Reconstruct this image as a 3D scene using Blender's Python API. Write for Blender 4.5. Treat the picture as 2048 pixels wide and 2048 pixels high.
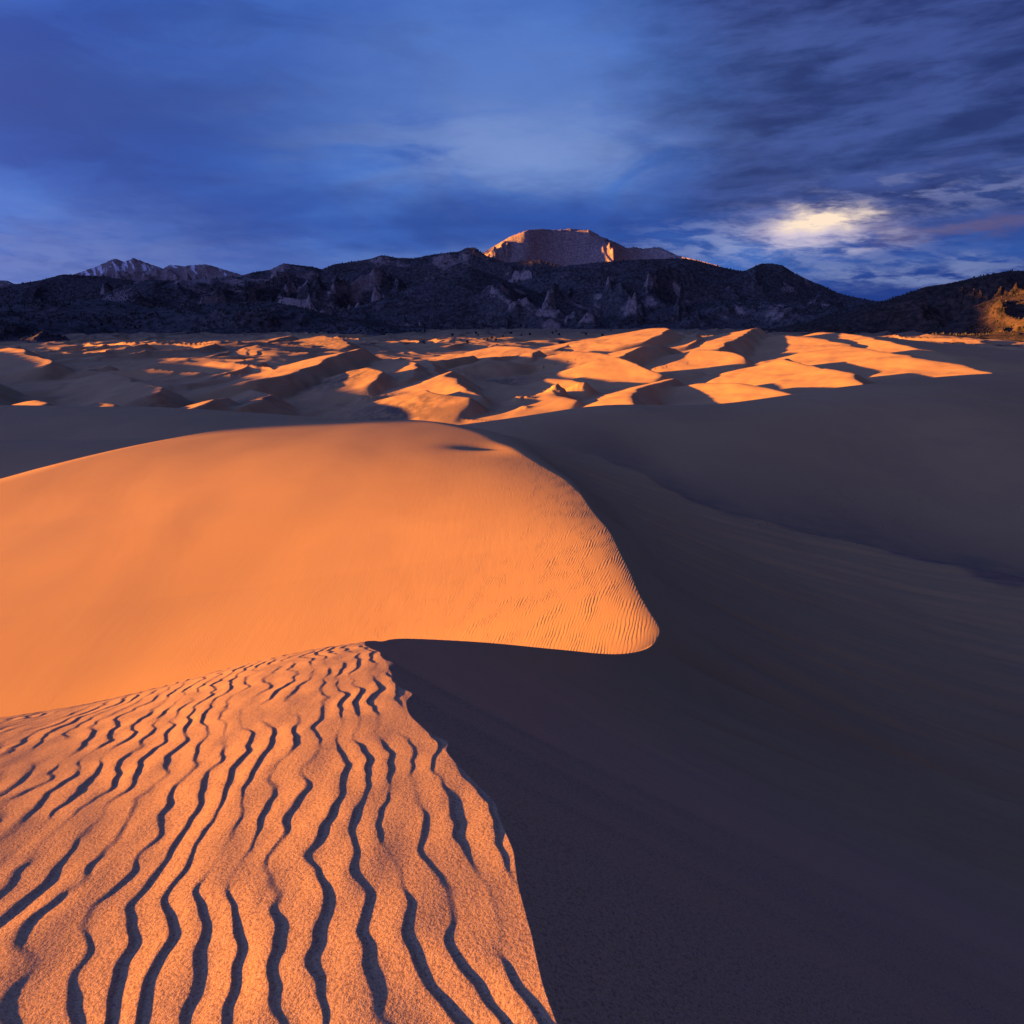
import bpy, math, random
import numpy as np
from math import radians as R
sc = bpy.context.scene
for o in list(bpy.data.objects): bpy.data.objects.remove(o)
C = sc.collection

# ------------------------------------------------------------ camera
F = 1600.0                      # focal length in pixels of a 2048-pixel wide frame
PITCH = math.atan(384 / 1600)
cam = bpy.data.objects.new('camera', bpy.data.cameras.new('camera'))
C.objects.link(cam); sc.camera = cam
cam.location = (0, 0, 0)
cam.rotation_euler = (math.pi / 2 - PITCH, 0, 0)
cam.data.sensor_width = 36; cam.data.lens = 36 * F / 2048
cam.data.clip_start = 0.05; cam.data.clip_end = 90000

# ------------------------------------------------------------ sun, exposure
EXPO = 2.35
sc.view_settings.view_transform = 'Standard'; sc.view_settings.look = 'None'
sc.view_settings.exposure = EXPO; sc.view_settings.gamma = 1
SUN_AZ, SUN_EL = -99.0, 3.1     # azimuth from +Y towards +X
sd = np.array([math.sin(R(SUN_AZ)) * math.cos(R(SUN_EL)), math.cos(R(SUN_AZ)) * math.cos(R(SUN_EL)), math.sin(R(SUN_EL))])
sl = bpy.data.lights.new('sun', 'SUN'); so = bpy.data.objects.new('sun', sl); C.objects.link(so)
sl.energy = 5.0; sl.angle = R(0.9); sl.color = (1.0, 0.36, 0.02)
from mathutils import Vector
so.rotation_euler = Vector(sd).to_track_quat('Z', 'Y').to_euler()

# ------------------------------------------------------------ world
def lin(r, g, b):
    f = lambda c: ((c / 255 + .055) / 1.055) ** 2.4 if c > 10 else c / 255 / 12.92
    return (f(r), f(g), f(b))
world = bpy.data.worlds.new('World'); sc.world = world; world.use_nodes = True
WS = 0.1
class NT:
    def __init__(s, tree): s.t = tree; s.n = tree.nodes; s.l = tree.links
    def put(s, sock, v):
        if isinstance(v, bpy.types.NodeSocket): s.l.new(v, sock)
        elif v is not None:
            if sock.type == 'RGBA' and len(v) == 3: v = (*v, 1)
            sock.default_value = v
    def m(s, op, a, b=None, c=None, clamp=False):
        n = s.n.new('ShaderNodeMath'); n.operation = op; n.use_clamp = clamp
        s.put(n.inputs[0], a)
        if b is not None: s.put(n.inputs[1], b)
        if c is not None: s.put(n.inputs[2], c)
        return n.outputs[0]
    def noise(s, vec, scale=1, detail=4, rough=.5, dist=0, lac=2):
        n = s.n.new('ShaderNodeTexNoise'); s.put(n.inputs['Vector'], vec)
        for k, v in (('Scale', scale), ('Detail', detail), ('Roughness', rough), ('Distortion', dist), ('Lacunarity', lac)):
            n.inputs[k].default_value = v
        return n.outputs[0]
    def comb(s, x, y, z=0.0):
        n = s.n.new('ShaderNodeCombineXYZ'); s.put(n.inputs[0], x); s.put(n.inputs[1], y); s.put(n.inputs[2], z); return n.outputs[0]
    def sep(s, v):
        n = s.n.new('ShaderNodeSeparateXYZ'); s.put(n.inputs[0], v); return n.outputs
    def mix(s, f, a, b, blend='MIX'):
        n = s.n.new('ShaderNodeMix'); n.data_type = 'RGBA'; n.blend_type = blend
        s.put(n.inputs[0], f); s.put(n.inputs[6], a); s.put(n.inputs[7], b); return n.outputs[2]
    def ramp(s, v, a, b, c=0.0, d=1.0, smooth=True):
        n = s.n.new('ShaderNodeMapRange'); n.interpolation_type = 'SMOOTHSTEP' if smooth else 'LINEAR'
        s.put(n.inputs[0], v)
        for i, q in enumerate((a, b, c, d)): s.put(n.inputs[1 + i], q)
        return n.outputs[0]

def build_world():
    W = NT(world.node_tree)
    bg = W.n['Background']; bg.inputs[1].default_value = WS
    k = 1 / (WS * 2 ** EXPO)
    col = lambda r, g, b: tuple(c * k for c in lin(r, g, b))
    sky = W.n.new('ShaderNodeTexSky'); sky.sky_type = 'NISHITA'; sky.sun_disc = False
    sky.sun_elevation = R(SUN_EL); sky.sun_rotation = R(SUN_AZ)
    tc = W.n.new('ShaderNodeTexCoord'); v = tc.outputs['Generated']
    x, y, z = W.sep(v)
    az = W.m('MULTIPLY', W.m('ARCTAN2', x, y), 57.2958)
    el = W.m('MULTIPLY', W.m('ARCSINE', z), 57.2958)
    # cloud-deck coordinates (a layer seen in perspective)
    inv = W.m('DIVIDE', 1.0, W.m('ADD', W.m('MAXIMUM', z, 0.0), 0.13))
    deck = W.comb(W.m('MULTIPLY', x, inv), W.m('MULTIPLY', y, inv), 3.7)
    low = W.comb(W.m('MULTIPLY', az, 0.085), W.m('MULTIPLY', el, 0.28), 1.3)
    n1 = W.noise(deck, .9, 5, .5, .4)
    n2 = W.noise(low, 1.1, 7, .55, .7)
    low2 = W.comb(W.m('MULTIPLY', az, 0.06), W.m('MULTIPLY', W.m('ADD', el, W.m('MULTIPLY', az, -.06)), 0.26), 5.1)
    n3 = W.noise(low2, 3.0, 8, .58, .2)
    n5 = W.noise(W.comb(W.m('MULTIPLY', az, 0.05), W.m('MULTIPLY', W.m('ADD', el, W.m('MULTIPLY', az, .05)), 0.2), 2.1), 8.0, 8, .6, .3)
    wz = W.m('MULTIPLY', W.m('SUBTRACT', W.noise(low, 2.0, 6, .6), .5), 9.0)
    we = W.m('MULTIPLY', W.m('SUBTRACT', W.noise(W.comb(W.m('MULTIPLY', az, 0.08), W.m('MULTIPLY', el, 0.3), 8.1), 1.7, 8, .65), .5), 4.5)
    az2 = W.m('ADD', az, wz); el2 = W.m('ADD', el, we)
    def g(a0, e0, sa, se, amt=1.0, A=az2, E=el2, p=1):
        q = W.m('ADD', W.m('POWER', W.m('ABSOLUTE', W.m('DIVIDE', W.m('SUBTRACT', A, a0), sa)), 2.0),
                W.m('POWER', W.m('ABSOLUTE', W.m('DIVIDE', W.m('SUBTRACT', E, e0), se)), 2.0))
        return W.m('MULTIPLY', W.m('EXPONENT', W.m('MULTIPLY', q, -1.0)), amt)
    # clear deep-blue gaps come from the sky model, the rest is cloud
    gap = W.mix(1.0, sky.outputs[0], (0.16, 0.3, 0.62), 'MULTIPLY')
    c = W.mix(W.ramp(n1, .35, .7), col(34, 74, 164), col(66, 114, 200))
    c = W.mix(.06, c, gap)
    c = W.mix(W.ramp(n2, .42, .62, 0, .5), c, col(28, 56, 132))
    c = W.mix(W.m('MULTIPLY', g(-29, 3.2, 12, 3.2, .8), W.ramp(n5, .3, .6, .5, 1)), c, col(108, 126, 184))
    c = W.mix(g(-3, 3.6, 12, 1.2, .5), c, col(112, 136, 198))
    c = W.mix(g(-26, 12.5, 14, 3.0, .75), c, col(40, 64, 132))
    c = W.mix(g(-16, 7.5, 10, 1.6, .45), c, col(42, 72, 150))
    c = W.mix(g(0, 15, 15, 5.5, .5), c, col(116, 154, 224))
    c = W.mix(W.m('MULTIPLY', g(1, 10.6, 12, 2.4, .42), W.ramp(n2, .35, .6)), c, col(160, 186, 236))
    # dark violet storm cloud filling the right half
    d = W.m('MULTIPLY', W.ramp(az2, 4, 17), W.ramp(el2, 3.0, 8.0))
    c = W.mix(W.m('MULTIPLY', d, .85), c, W.mix(W.ramp(n3, .32, .68), col(40, 48, 96), col(68, 84, 146)))
    c = W.mix(W.m('MULTIPLY', W.ramp(az, 14, 24), W.ramp(el, 6.0, 1.5, 0, 1)), c, col(34, 60, 134))
    # ragged bright streaks in the right half
    s1 = W.m('MULTIPLY', g(17, 4.7, 8, 1.2, .85), W.ramp(n5, .42, .60))
    c = W.mix(s1, c, col(138, 152, 200))
    s2 = W.m('MULTIPLY', g(25, 3.0, 10, .55, .95), W.ramp(n5, .36, .56))
    c = W.mix(s2, c, col(112, 128, 178))
    s3 = W.m('MULTIPLY', g(27, 7.6, 8, 1.0, .85), W.ramp(n5, .44, .62))
    c = W.mix(s3, c, col(108, 118, 168))
    s4 = g(29, 5.4, 7, .5, .6)
    c = W.mix(s4, c, col(104, 88, 120))
    w1 = W.m('MULTIPLY', g(19.8, 5.5, 3.6, 1.0, 1.2), W.ramp(W.m('ADD', W.m('MULTIPLY', n3, .5), W.m('MULTIPLY', n5, .5)), .34, .56), clamp=True)
    c = W.mix(w1, c, col(206, 194, 214))
    w2 = W.m('MULTIPLY', g(20.3, 6.2, 2.2, .6, 1.5), W.ramp(W.m('ADD', W.m('MULTIPLY', n3, .4), W.m('MULTIPLY', n5, .6)), .36, .52), clamp=True)
    c = W.mix(w2, c, col(255, 230, 204))
    # unseen sky shaped to light the shade: darkened right, brightened behind and left
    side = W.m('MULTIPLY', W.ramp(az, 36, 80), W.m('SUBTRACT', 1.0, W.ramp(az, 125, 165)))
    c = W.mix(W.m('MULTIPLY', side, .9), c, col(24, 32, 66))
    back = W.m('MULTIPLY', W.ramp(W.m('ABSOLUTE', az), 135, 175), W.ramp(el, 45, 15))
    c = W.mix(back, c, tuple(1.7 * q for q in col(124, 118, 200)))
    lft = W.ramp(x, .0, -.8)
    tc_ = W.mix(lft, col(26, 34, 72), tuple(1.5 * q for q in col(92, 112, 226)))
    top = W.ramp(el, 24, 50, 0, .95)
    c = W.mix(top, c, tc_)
    # blue-lilac western sky glow, out of frame, added to brighten the shade
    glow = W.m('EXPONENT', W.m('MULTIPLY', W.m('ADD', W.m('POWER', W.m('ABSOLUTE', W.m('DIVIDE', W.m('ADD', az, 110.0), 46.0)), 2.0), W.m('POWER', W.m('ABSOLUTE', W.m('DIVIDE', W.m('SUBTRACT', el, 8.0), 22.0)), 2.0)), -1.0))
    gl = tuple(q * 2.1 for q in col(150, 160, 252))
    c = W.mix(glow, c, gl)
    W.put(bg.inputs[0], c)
build_world()

# ------------------------------------------------------------ numpy helpers
def perlin(x, y, seed=0):
    x = np.asarray(x, float); y = np.asarray(y, float)
    xi = np.floor(x).astype(np.int64); yi = np.floor(y).astype(np.int64)
    xf = x - xi; yf = y - yi
    def gr(ix, iy, dx, dy):
        h = (ix * 374761393 + iy * 668265263 + seed * 982451653) & 0xffffffff
        h = ((h ^ (h >> 13)) * 1274126177) & 0xffffffff
        h = (h ^ (h >> 16)) & 1023
        return GC[h] * dx + GS[h] * dy
    u = xf * xf * xf * (xf * (xf * 6 - 15) + 10); v = yf * yf * yf * (yf * (yf * 6 - 15) + 10)
    a = gr(xi, yi, xf, yf); b = gr(xi + 1, yi, xf - 1, yf)
    c = gr(xi, yi + 1, xf, yf - 1); d = gr(xi + 1, yi + 1, xf - 1, yf - 1)
    return (a + u * (b - a)) + v * ((c + u * (d - c)) - (a + u * (b - a)))
_t = np.arange(1024) * (2 * np.pi / 1024); GC = np.cos(_t) * 1.5; GS = np.sin(_t) * 1.5
def fbm(x, y, o=4, seed=0, gain=.5):
    s = 0; a = 1
    for i in range(o): s = s + a * perlin(x * 2 ** i + 17.3 * i, y * 2 ** i - 9.1 * i, seed + i); a *= gain
    return s
def ridged(x, y, o=5, seed=0, gain=.5):
    s = 0; a = 1; w = 1; tot = 0
    for i in range(o):
        n = 1 - np.abs(perlin(x * 2.03 ** i + 31.7 * i, y * 2.03 ** i + 11.9 * i, seed + i)) * 1.6
        n = np.clip(n, 0, 1) ** 2 * w; s = s + a * n; tot += a; w = np.clip(n * 1.6, 0, 1); a *= gain
    return s / tot
def sstep(x, a, b):
    t = np.clip((x - a) / (b - a), 0, 1); return t * t * (3 - 2 * t)
def smax(a, b, k):
    h = np.clip(.5 + .5 * (a - b) / k, 0, 1); return b + (a - b) * h + k * h * (1 - h)
def smin(a, b, k): return -smax(-a, -b, k)
cP, sP = math.cos(PITCH), math.sin(PITCH)
def ray(px, py):
    px = np.asarray(px, float); py = np.asarray(py, float)
    u = (px - 1024) / F; v = (1024 - py) / F
    return u, cP + v * sP, -sP + v * cP
def at(px, py, y):                # point on the ray of a pixel at forward distance y
    a, b, c = ray(px, py); return a / b * y, y, c / b * y
def azsl(px, py):                 # azimuth (tan) and slope (z / horizontal distance)
    a, b, c = ray(px, py); return np.arctan2(a, b), c / np.hypot(a, b)
def smooth1(xs, ys, q, sig):
    g = np.linspace(xs[0], xs[-1], 1200); v = np.interp(g, xs, ys)
    n = max(1, int(3 * sig / (g[1] - g[0]))); kk = np.exp(-.5 * ((np.arange(-n, n + 1) * (g[1] - g[0])) / sig) ** 2); kk /= kk.sum()
    vp = np.concatenate([2 * v[0] - v[n:0:-1], v, 2 * v[-1] - v[-2:-n - 2:-1]]) if n < 1199 else v
    v = np.convolve(vp, kk, 'valid'); return np.interp(q, g, v)

# ------------------------------------------------------------ the near crest (brink) as x(y), z(y)
CA = 1.55
_s = azsl([-300, 0, 159, 318, 477, 636, 747, 1000, 1400], [1450, 1417, 1397, 1361, 1315, 1285, 1279, 1283, 1283])
_sq = np.linspace(-1.2, 1.2, 600); _sv = smooth1(np.array([-1.3] + list(_s[0]) + [1.3]), np.array([-_s[1][0]] + list(-_s[1]) + [-_s[1][-1]]), _sq, .06)
def cap(x, y):
    r = np.hypot(x, y); t = np.interp(np.arctan2(x, np.maximum(y, -50)), _sq, _sv)
    t = np.where(y < 0, np.interp(y, [-3, 0], [.3, 1]) * t, t)
    return -CA - t * t / (4 * CA) * r * r
def hit_cap(px, py):
    a, b, c = ray(px, py); h = math.hypot(a, b)
    t = float(np.interp(math.atan2(a, b), _sq, _sv)); k = t * t / (4 * CA); m = -c / h
    disc = max(m * m - 4 * k * CA, 0); r = (m - math.sqrt(disc)) / (2 * k)
    return a / h * r, b / h * r, -CA - k * r * r
near = [(1110, 2048), (1085, 1950), (1060, 1850), (1042, 1770), (1028, 1705), (990, 1610), (932, 1545), (880, 1490), (832, 1440), (806, 1395), (782, 1345), (763, 1305)]
B = [hit_cap(*p) for p in near]
far = [(757, 1284, 8.0), (800, 1277, 9.6), (893, 1280, 13), (986, 1286, 17.5), (1079, 1295, 22), (1142, 1301, 25.4), (1204, 1307, 28.5), (1250, 1307, 30.5),
       (1290, 1299, 32), (1312, 1284, 33.2), (1320, 1264, 34.3), (1316, 1248, 35.2), (1303, 1228, 36.4), (1278, 1186, 39), (1260, 1143, 42.5), (1241, 1106, 46), (1219, 1062, 51),
       (1188, 1025, 56), (1157, 981, 62), (1135, 956, 66.5), (1104, 935, 71.5), (1067, 907, 79), (1042, 894, 83.5), (999, 866, 95), (930, 848, 110), (860, 838, 125)]
def catmull(P, n=8):
    P = np.array(P, float); Q = np.vstack([2 * P[0] - P[1], P, 2 * P[-1] - P[-2]]); out = []
    for i in range(1, len(Q) - 2):
        for t in np.arange(n) / n:
            a, b, c, d = Q[i - 1], Q[i], Q[i + 1], Q[i + 2]
            out.append(.5 * (2 * b + (c - a) * t + (2 * a - 5 * b + 4 * c - d) * t * t + (3 * b - a - 3 * c + d) * t ** 3))
    out.append(P[-1]); return np.array(out)
far = [(p[0], p[1], math.log(p[2])) for p in far]
B += [at(p[0], p[1], math.exp(p[2])) for p in catmull(far)]
B = [(0.35, -60, 6.0), (0.2, -20, .4), (0.15, -6, -1.2), (.12, 0, -1.55)] + [tuple(map(float, b)) for b in B if b[1] > .5]
B += [(-30, 160, -24), (-40, 400, -60)]
BY = np.array([b[1] for b in B]); BX = np.array([b[0] for b in B]); BZ = np.array([b[2] for b in B])
o_ = np.argsort(BY); BY, BX, BZ = BY[o_], BX[o_], BZ[o_]
# smooth in log distance
def _lg(y): return np.sign(y) * np.log1p(np.abs(y))
_q = np.linspace(_lg(BY[0]), _lg(BY[-1]), 6000)
def _sm(V, sig):
    v = np.interp(_q, _lg(BY), V); n = int(3 * sig / (_q[1] - _q[0])); kk = np.exp(-.5 * ((np.arange(-n, n + 1) * (_q[1] - _q[0])) / sig) ** 2); kk /= kk.sum()
    return np.convolve(np.concatenate([2 * v[0] - v[n:0:-1], v, 2 * v[-1] - v[-2:-n - 2:-1]]), kk, 'valid')
_bx = _sm(BX, .008); _bz = _sm(BZ, .012)
xb = lambda y: np.interp(_lg(y), _q, _bx)
zb = lambda y: np.interp(_lg(y), _q, _bz)
zb2 = lambda y: zb(np.maximum(y, 34.0))

def left_ripples(x, y, wgt, rng=(12, 13)):
    """wind ripples; returns height"""
    a = np.array([1, .21]) / math.hypot(1, .21)
    p = (x * a[0] + y * a[1]); q = (-x * a[1] + y * a[0])
    lam = .116
    w = .78 * perlin(p * 1.9 + 3, q * 1.5, 5) + .40 * perlin(p * 3.8, q * 3.6, 6) + .12 * perlin(p * 8, q * 9, 8) + .9 * perlin(p * .45, q * .5, 7)
    ph = p / lam + w; fr = ph - np.floor(ph)
    up = sstep(fr, 0, .80); h = np.where(fr < .80, .4 * fr / .80 + .6 * up, 1 - sstep(fr, .80, 1.0))
    am = .0047 * np.clip(.70 + 1.2 * perlin(p * 2.6 + 9, q * 1.8, 11) + .4 * perlin(p * 7, q * 5.5, 14), .12, 1.3)
    return (h - .5) * am * wgt + .0035 * perlin(p * 5, q * 4, 21) * wgt

def mid_ripples(x, y, wgt):
    th = .27 + .5 * np.exp(-((y - 33) / 5.0) ** 2) * 0
    p = x * .965 - y * .262; q = x * .262 + y * .965
    bend = 2.0 * np.exp(-((y - 32.0) / 5.5) ** 2)      # the crests fan out round the tip
    lam = .15
    w = bend * (y - 33) * .12 + .9 * perlin(p * .5, q * .12, 31) + .6 * perlin(p * 1.4, q * .5, 32) + .16 * perlin(p * 4, q * 2, 33)
    ph = p / lam + w; fr = ph - np.floor(ph)
    h = np.where(fr < .78, fr / .78, 1 - sstep(fr, .78, 1.0))
    am = .017 * np.clip(.7 + .9 * perlin(p * 1.2, q * .5, 35), .1, 1.2)
    return (h - .5) * am * wgt

TEETH = [(hit_cap(884, 1482)[1], .030, .08), (hit_cap(822, 1386)[1], .045, .12), (hit_cap(768, 1326)[1], .05, .14)]
def near_surface(x, y, ripples=True):
    """crest system: rippled cap, ridge, bowl and dome (left) and slip face (right)"""
    XB = xb(y); ZB = zb(y); d = XB - x
    c = cap(x, y)
    c = c - .10 * (1 - np.exp(-np.maximum(d, 0) / 1.1)) * sstep(-y, -14, -9)
    behind = sstep(-y, 0, 8)
    c = c * (1 - behind) + (ZB - .12 * np.abs(d) - .004 * d * d) * behind
    # ridge between the summit and the tip
    kl = .52
    rg = np.where((y > 6.5) & (y < 40), ZB - kl * np.maximum(d, 0), -200)
    s = np.interp(y, [0, 30, 45, 60, 85, 112, 140], [.23, .225, .19, .15, .098, .06, .05])
    cc = np.interp(y, [0, 34, 50, 70, 90, 120], [1.0, 1.0, 2.5, 9, 26, 30])
    dd = np.maximum(d, 0)
    dh = np.sqrt(dd * dd + cc * cc) - cc; fl_ = 1 - sstep(y, 45, 85)
    w2 = zb2(y) - s * (dh * (1 - fl_) + fl_ * (.45 * dh + .55 * 34 * (1 - np.exp(-dh / 26))))
    w2 = w2 - .0 * dd
    w2 = w2 + .10 * fbm(x / 24, y / 26, 2, 51) * sstep(dd, 5, 25) + .02 * perlin(x / 5.5, y / 14, 55) * sstep(dd, 2, 10)
    # little blow-out hollow near the top of the dome
    w2 = w2 - .45 * np.exp(-((x + 2.2 + (y - 84) * .5) / 3.2) ** 2 - ((y - 84) / 2.2) ** 2) + .35 * np.exp(-((x - 1.6) / 3) ** 2 - ((y - 80.5) / 2.6) ** 2)
    if ripples:
        wr = sstep(-np.hypot(x, y), -16, -9) * sstep(-np.maximum(-y, 0), -4, 0)
        m = wr > 0
        rip = np.zeros_like(x); rip[m] = left_ripples(x[m], y[m], wr[m]); c = c + rip
        wm = np.clip(np.exp(-dd / 11) * .9 + (.12 + .30 * np.exp(-((y - 41) / 9) ** 2)) * sstep(x, -20, -7), 0, 1) * (1 - .45 * np.exp(-((y - 34) / 3) ** 2 - (dd / 3) ** 2)) * sstep(y, 25, 33) * sstep(-y, -110, -60) * sstep(-np.abs(x + 15), -60, -20)
        m = (wm > .01) & (d > -1.5)
        rip = np.zeros_like(x); rip[m] = mid_ripples(x[m], y[m], wm[m]); w2 = w2 + rip
    left = np.maximum(np.maximum(c, rg), smax(w2, -200, .1))
    left = np.where((y > 7) & (y < 26), smax(np.maximum(c, rg), w2, .6), left)
    # slip face
    e = x - XB
    T0 = 16.0
    steep = np.interp(y, [0, 60, 75, 95, 120], [.58, .58, .52, .36, .26])
    ep = np.maximum(e, 0)
    drop = T0 * (1 - np.exp(-steep * ep / T0))
    zr = np.where(y > 33, smax(ZB, ZB, .01), ZB)
    st = .40 * fbm((y + .10 * x) / 2.1, x / 26, 3, 61) * sstep(ep, .5, 8) * sstep(y, 6, 18)
    st = st + .012 * fbm((y + .15 * x) / .5, x / 6, 2, 64) * sstep(ep, .1, 1.5) * (1 - sstep(y, 6, 14))
    # avalanche creases running down the slope
    for (y0, k, a, w) in ((32.8, -.02, .5, .13), (17.5, .01, .16, .16), (9.2, .02, .11, .08), (5.2, .03, .03, .05), (58, -.1, .6, 1.3), (70, -.2, .6, 1.8), (45, -.06, .3, .9)):
        t = y - (y0 + k * ep)
        st = st - a * sstep(t, -w, w) * np.exp(-np.maximum(t, 0) / (w * 9)) * sstep(ep, .3, 4)
    right = np.where(e > 0, zr - drop + st, zr + steep * (-e) )
    near_m = y < 34
    right = right + sum(h_ * np.exp(-((y - y_) / w_) ** 2) for y_, h_, w_ in TEETH) * (y < 9) + .012 * perlin(y * 3.1, 0 * y, 66) * (y < 9)
    z_near = np.minimum(left, right)
    side = sstep(e, -.25, .25)
    z_far = left * (1 - side) + right * side
    soft = sstep(y, 62, 90)
    k = np.interp(y, [34, 60, 90], [.02, .05, 1.2])
    z_far = np.where(soft > 0, smin(left, right + .0, k) , np.minimum(left, right))
    return np.where(near_m, z_near, z_far)

# ------------------------------------------------------------ silhouettes of the near dune system
SILP = [(-700, 1130), (-300, 1050), (0, 974), (106, 938), (212, 908), (318, 884), (424, 864), (530, 848), (636, 840), (742, 835.5), (837, 834), (901, 837), (954, 842), (1000, 850), (1064, 861), (1110, 872),
        (1173, 901), (1235, 929), (1297, 960), (1375, 1008), (1448, 1028), (1607, 1071), (1819, 1121), (2048, 1167), (2400, 1240)]
SA, SS = azsl([p[0] for p in SILP], [p[1] for p in SILP])
_saz = np.linspace(SA[0], SA[-1], 400); _ssl = smooth1(SA, SS, _saz, .012)
_rr = np.linspace(38, 150, 500)
_RX = np.sin(_saz)[:, None] * _rr; _RY = np.cos(_saz)[:, None] * _rr
_Z = near_surface(_RX, _RY, False)
_rs = []
for i in range(len(_saz)):
    ok = np.nonzero(_Z[i] / _rr >= _ssl[i])[0]
    _rs.append(_rr[ok[0]] if len(ok) else _rr[np.argmax(_Z[i] / _rr)])
_rs = np.array(_rs); _w = np.hanning(39)[1:-1]; _rs = np.convolve(np.pad(_rs, 18, 'edge'), _w / _w.sum(), 'valid')
_w = np.hanning(121)[1:-1]; _w /= _w.sum(); _rsm = np.convolve(np.pad(_rs, 59, 'edge'), _w, 'valid'); _w = np.hanning(71)[1:-1]; _w /= _w.sum()
_ssm = np.convolve(np.pad(_ssl, 34, 'edge'), _w, 'valid')
def near_full(x, y, ripples=True):
    z = near_surface(x, y, ripples)
    r = np.hypot(x, y); rs = np.interp(np.arctan2(x, np.maximum(y, 1e-3)), _saz, _rs)
    t = np.maximum(r - rs, 0) * (y > 10)
    k_ = np.interp(np.arctan2(x, np.maximum(y, 1e-3)), [-.1, .1], [.018, .055]); tm = .26 / k_
    return z - np.where(t < tm, k_ * t * t, k_ * tm * tm + .52 * (t - tm))

# ------------------------------------------------------------ shaded dunes behind, field of dunes
def polar_ridge(x, y, pts, front, back=.3, toe=0.0, curv=1.0):
    """pts: (px, py, y) silhouette; surface rises to it from the camera side"""
    A, S = azsl([p[0] for p in pts], [p[1] for p in pts])
    yy = np.array([p[2] for p in pts], float); rr = yy / np.cos(A)
    a = np.arctan2(x, np.maximum(y, 1e-3)); r = np.hypot(x, y)
    s = smooth1(A, S, a, .03); R0 = smooth1(A, rr, a, .06)
    zc = s * R0; t = r - R0
    f = front(a, -t) if callable(front) else front * -t
    z = np.where(t < 0, zc + s * t - f, zc + s * t - .012 * np.minimum(t, 30) ** 2 - .30 * np.maximum(t - 30, 0))
    return z

MR = [(-400, 900, 150), (500, 872, 150), (860, 856, 158), (962, 846, 170), (1035, 836, 176), (1143, 817, 184), (1216, 807, 190), (1300, 810, 196), (1411, 813, 203), (1472, 807, 208), (1595, 787, 216), (1727, 769, 226),
      (1858, 756, 238), (1968, 747, 250), (2048, 744, 258), (2500, 735, 270)]
def fr_mr(a, q):
    # drop under the line of sight as one walks towards the camera from the silhouette
    w = np.interp(a, [-.1, 0, .2, .6], [.25, .3, 1, 1.0])
    return .028 * q * (q / (q + 30)) + .00045 * q * q * w
def hollow(x, y):
    return -35 + 3 * perlin(x / 70, y / 60, 71)
ML = [(-500, 800, 230), (0, 810, 225), (145, 812, 222), (322, 816, 216), (489, 827, 206), (634, 837, 196), (760, 848, 186), (900, 866, 178), (1200, 900, 170)]
def fr_ml(a, q): return .02 * q * (q / (q + 20)) + .0006 * q * q

RIDGES = [
 # near -> far (px, py, y); slip face on the right-hand side; kw windward slope
 ([(388,817,430),(430,800,460),(448,796,500)], .22),
 ([(493,812,470),(520,800,500),(536,793,530),(515,782,600),(485,777,660)], .20),
 ([(500,762,640),(560,752,680),(612,742,730),(640,722,800),(700,701,900),(727,696,980)], .17),
 ([(385,770,760),(440,750,830),(500,735,900),(528,724,980)], .17),
 ([(300,745,950),(350,735,1000),(420,713,1200),(508,687,1500)], .15),
 ([(528,695,1500),(540,682,1600),(585,671,1800)], .14),
 ([(700,690,1400),(690,680,1500),(645,671,1650)], .15),
 ([(756,762,640),(760,745,680),(745,735,740)], .2),
 ([(814,756,680),(838,735,760),(823,722,850),(781,717,930)], .18),
 ([(975,792,500),(926,766,580),(892,752,650),(905,742,720)], .2),
 ([(885,748,760),(870,730,850),(853,719,940)], .18),
 ([(926,795,470),(880,787,500),(845,780,530)], .2),
 ([(1065,712,1000),(1072,700,1050),(1040,693,1150),(1000,692,1200)], .15),
 ([(1225,722,900),(1212,706,960),(1150,702,1010)], .16),
 ([(1318,752,680),(1275,730,740),(1235,714,800)], .2),
 ([(1240,712,900),(1275,694,950),(1325,690,1000),(1350,697,1050)], .17),
 ([(1498,714,850),(1460,702,900),(1400,699,950)], .17),
 ([(1290,683,1200),(1330,665,1300),(1342,655,1400),(1300,657,1500)], .14),
 ([(1370,692,1150),(1400,680,1250),(1390,667,1400)], .15),
 ([(1444,695,1050),(1481,673,1200),(1516,655,1400)], .15),
 ([(1985,745,500),(1900,727,580),(1800,708,680),(1690,691,830)], .17),
 ([(1700,690,1000),(1640,676,1150),(1560,670,1300)], .15),
 ([(1830,697,850),(1760,678,1050),(1705,668,1350),(1640,664,1500)], .2, .10),
 ([(1725,766,470),(1695,748,510),(1665,737,560)], .2),
 ([(1650,737,600),(1600,728,640),(1585,717,700)], .2),
 ([(1590,790,400),(1545,777,430),(1480,765,470),(1390,766,500)], .2),
 ([(1280,806,400),(1254,788,440),(1290,773,480),(1349,757,540)], .22),
 ([(50,707,1000),(45,698,1100),(20,695,1200)], .16),
 ([(105,727,850),(94,716,930),(40,708,1000)], .16),
 ([(270,764,650),(235,748,720),(217,745,780)], .18),
 ([(318,786,520),(312,773,570),(285,763,640)], .2),
 ([(105,806,440),(85,800,460),(66,802,480)], .2),
 ([(232,809,440),(205,806,460)], .2),
 ([(-60,780,520),(-20,765,600),(-60,752,700)], .2),
 ([(1150,800,450),(1110,786,520),(1060,776,600),(1010,770,680)], .14),
 ([(1180,770,560),(1150,760,620),(1110,757,680)], .2),
 ([(1110,700,1300),(1150,686,1500),(1190,678,1800)], .13),
 ([(900,690,1500),(940,684,1700),(960,681,1900)], .13),
]
def floor_z(x, y):
    r = np.hypot(x, y)
    return -60 + 18 * sstep(r, 500, 2600)
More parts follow.
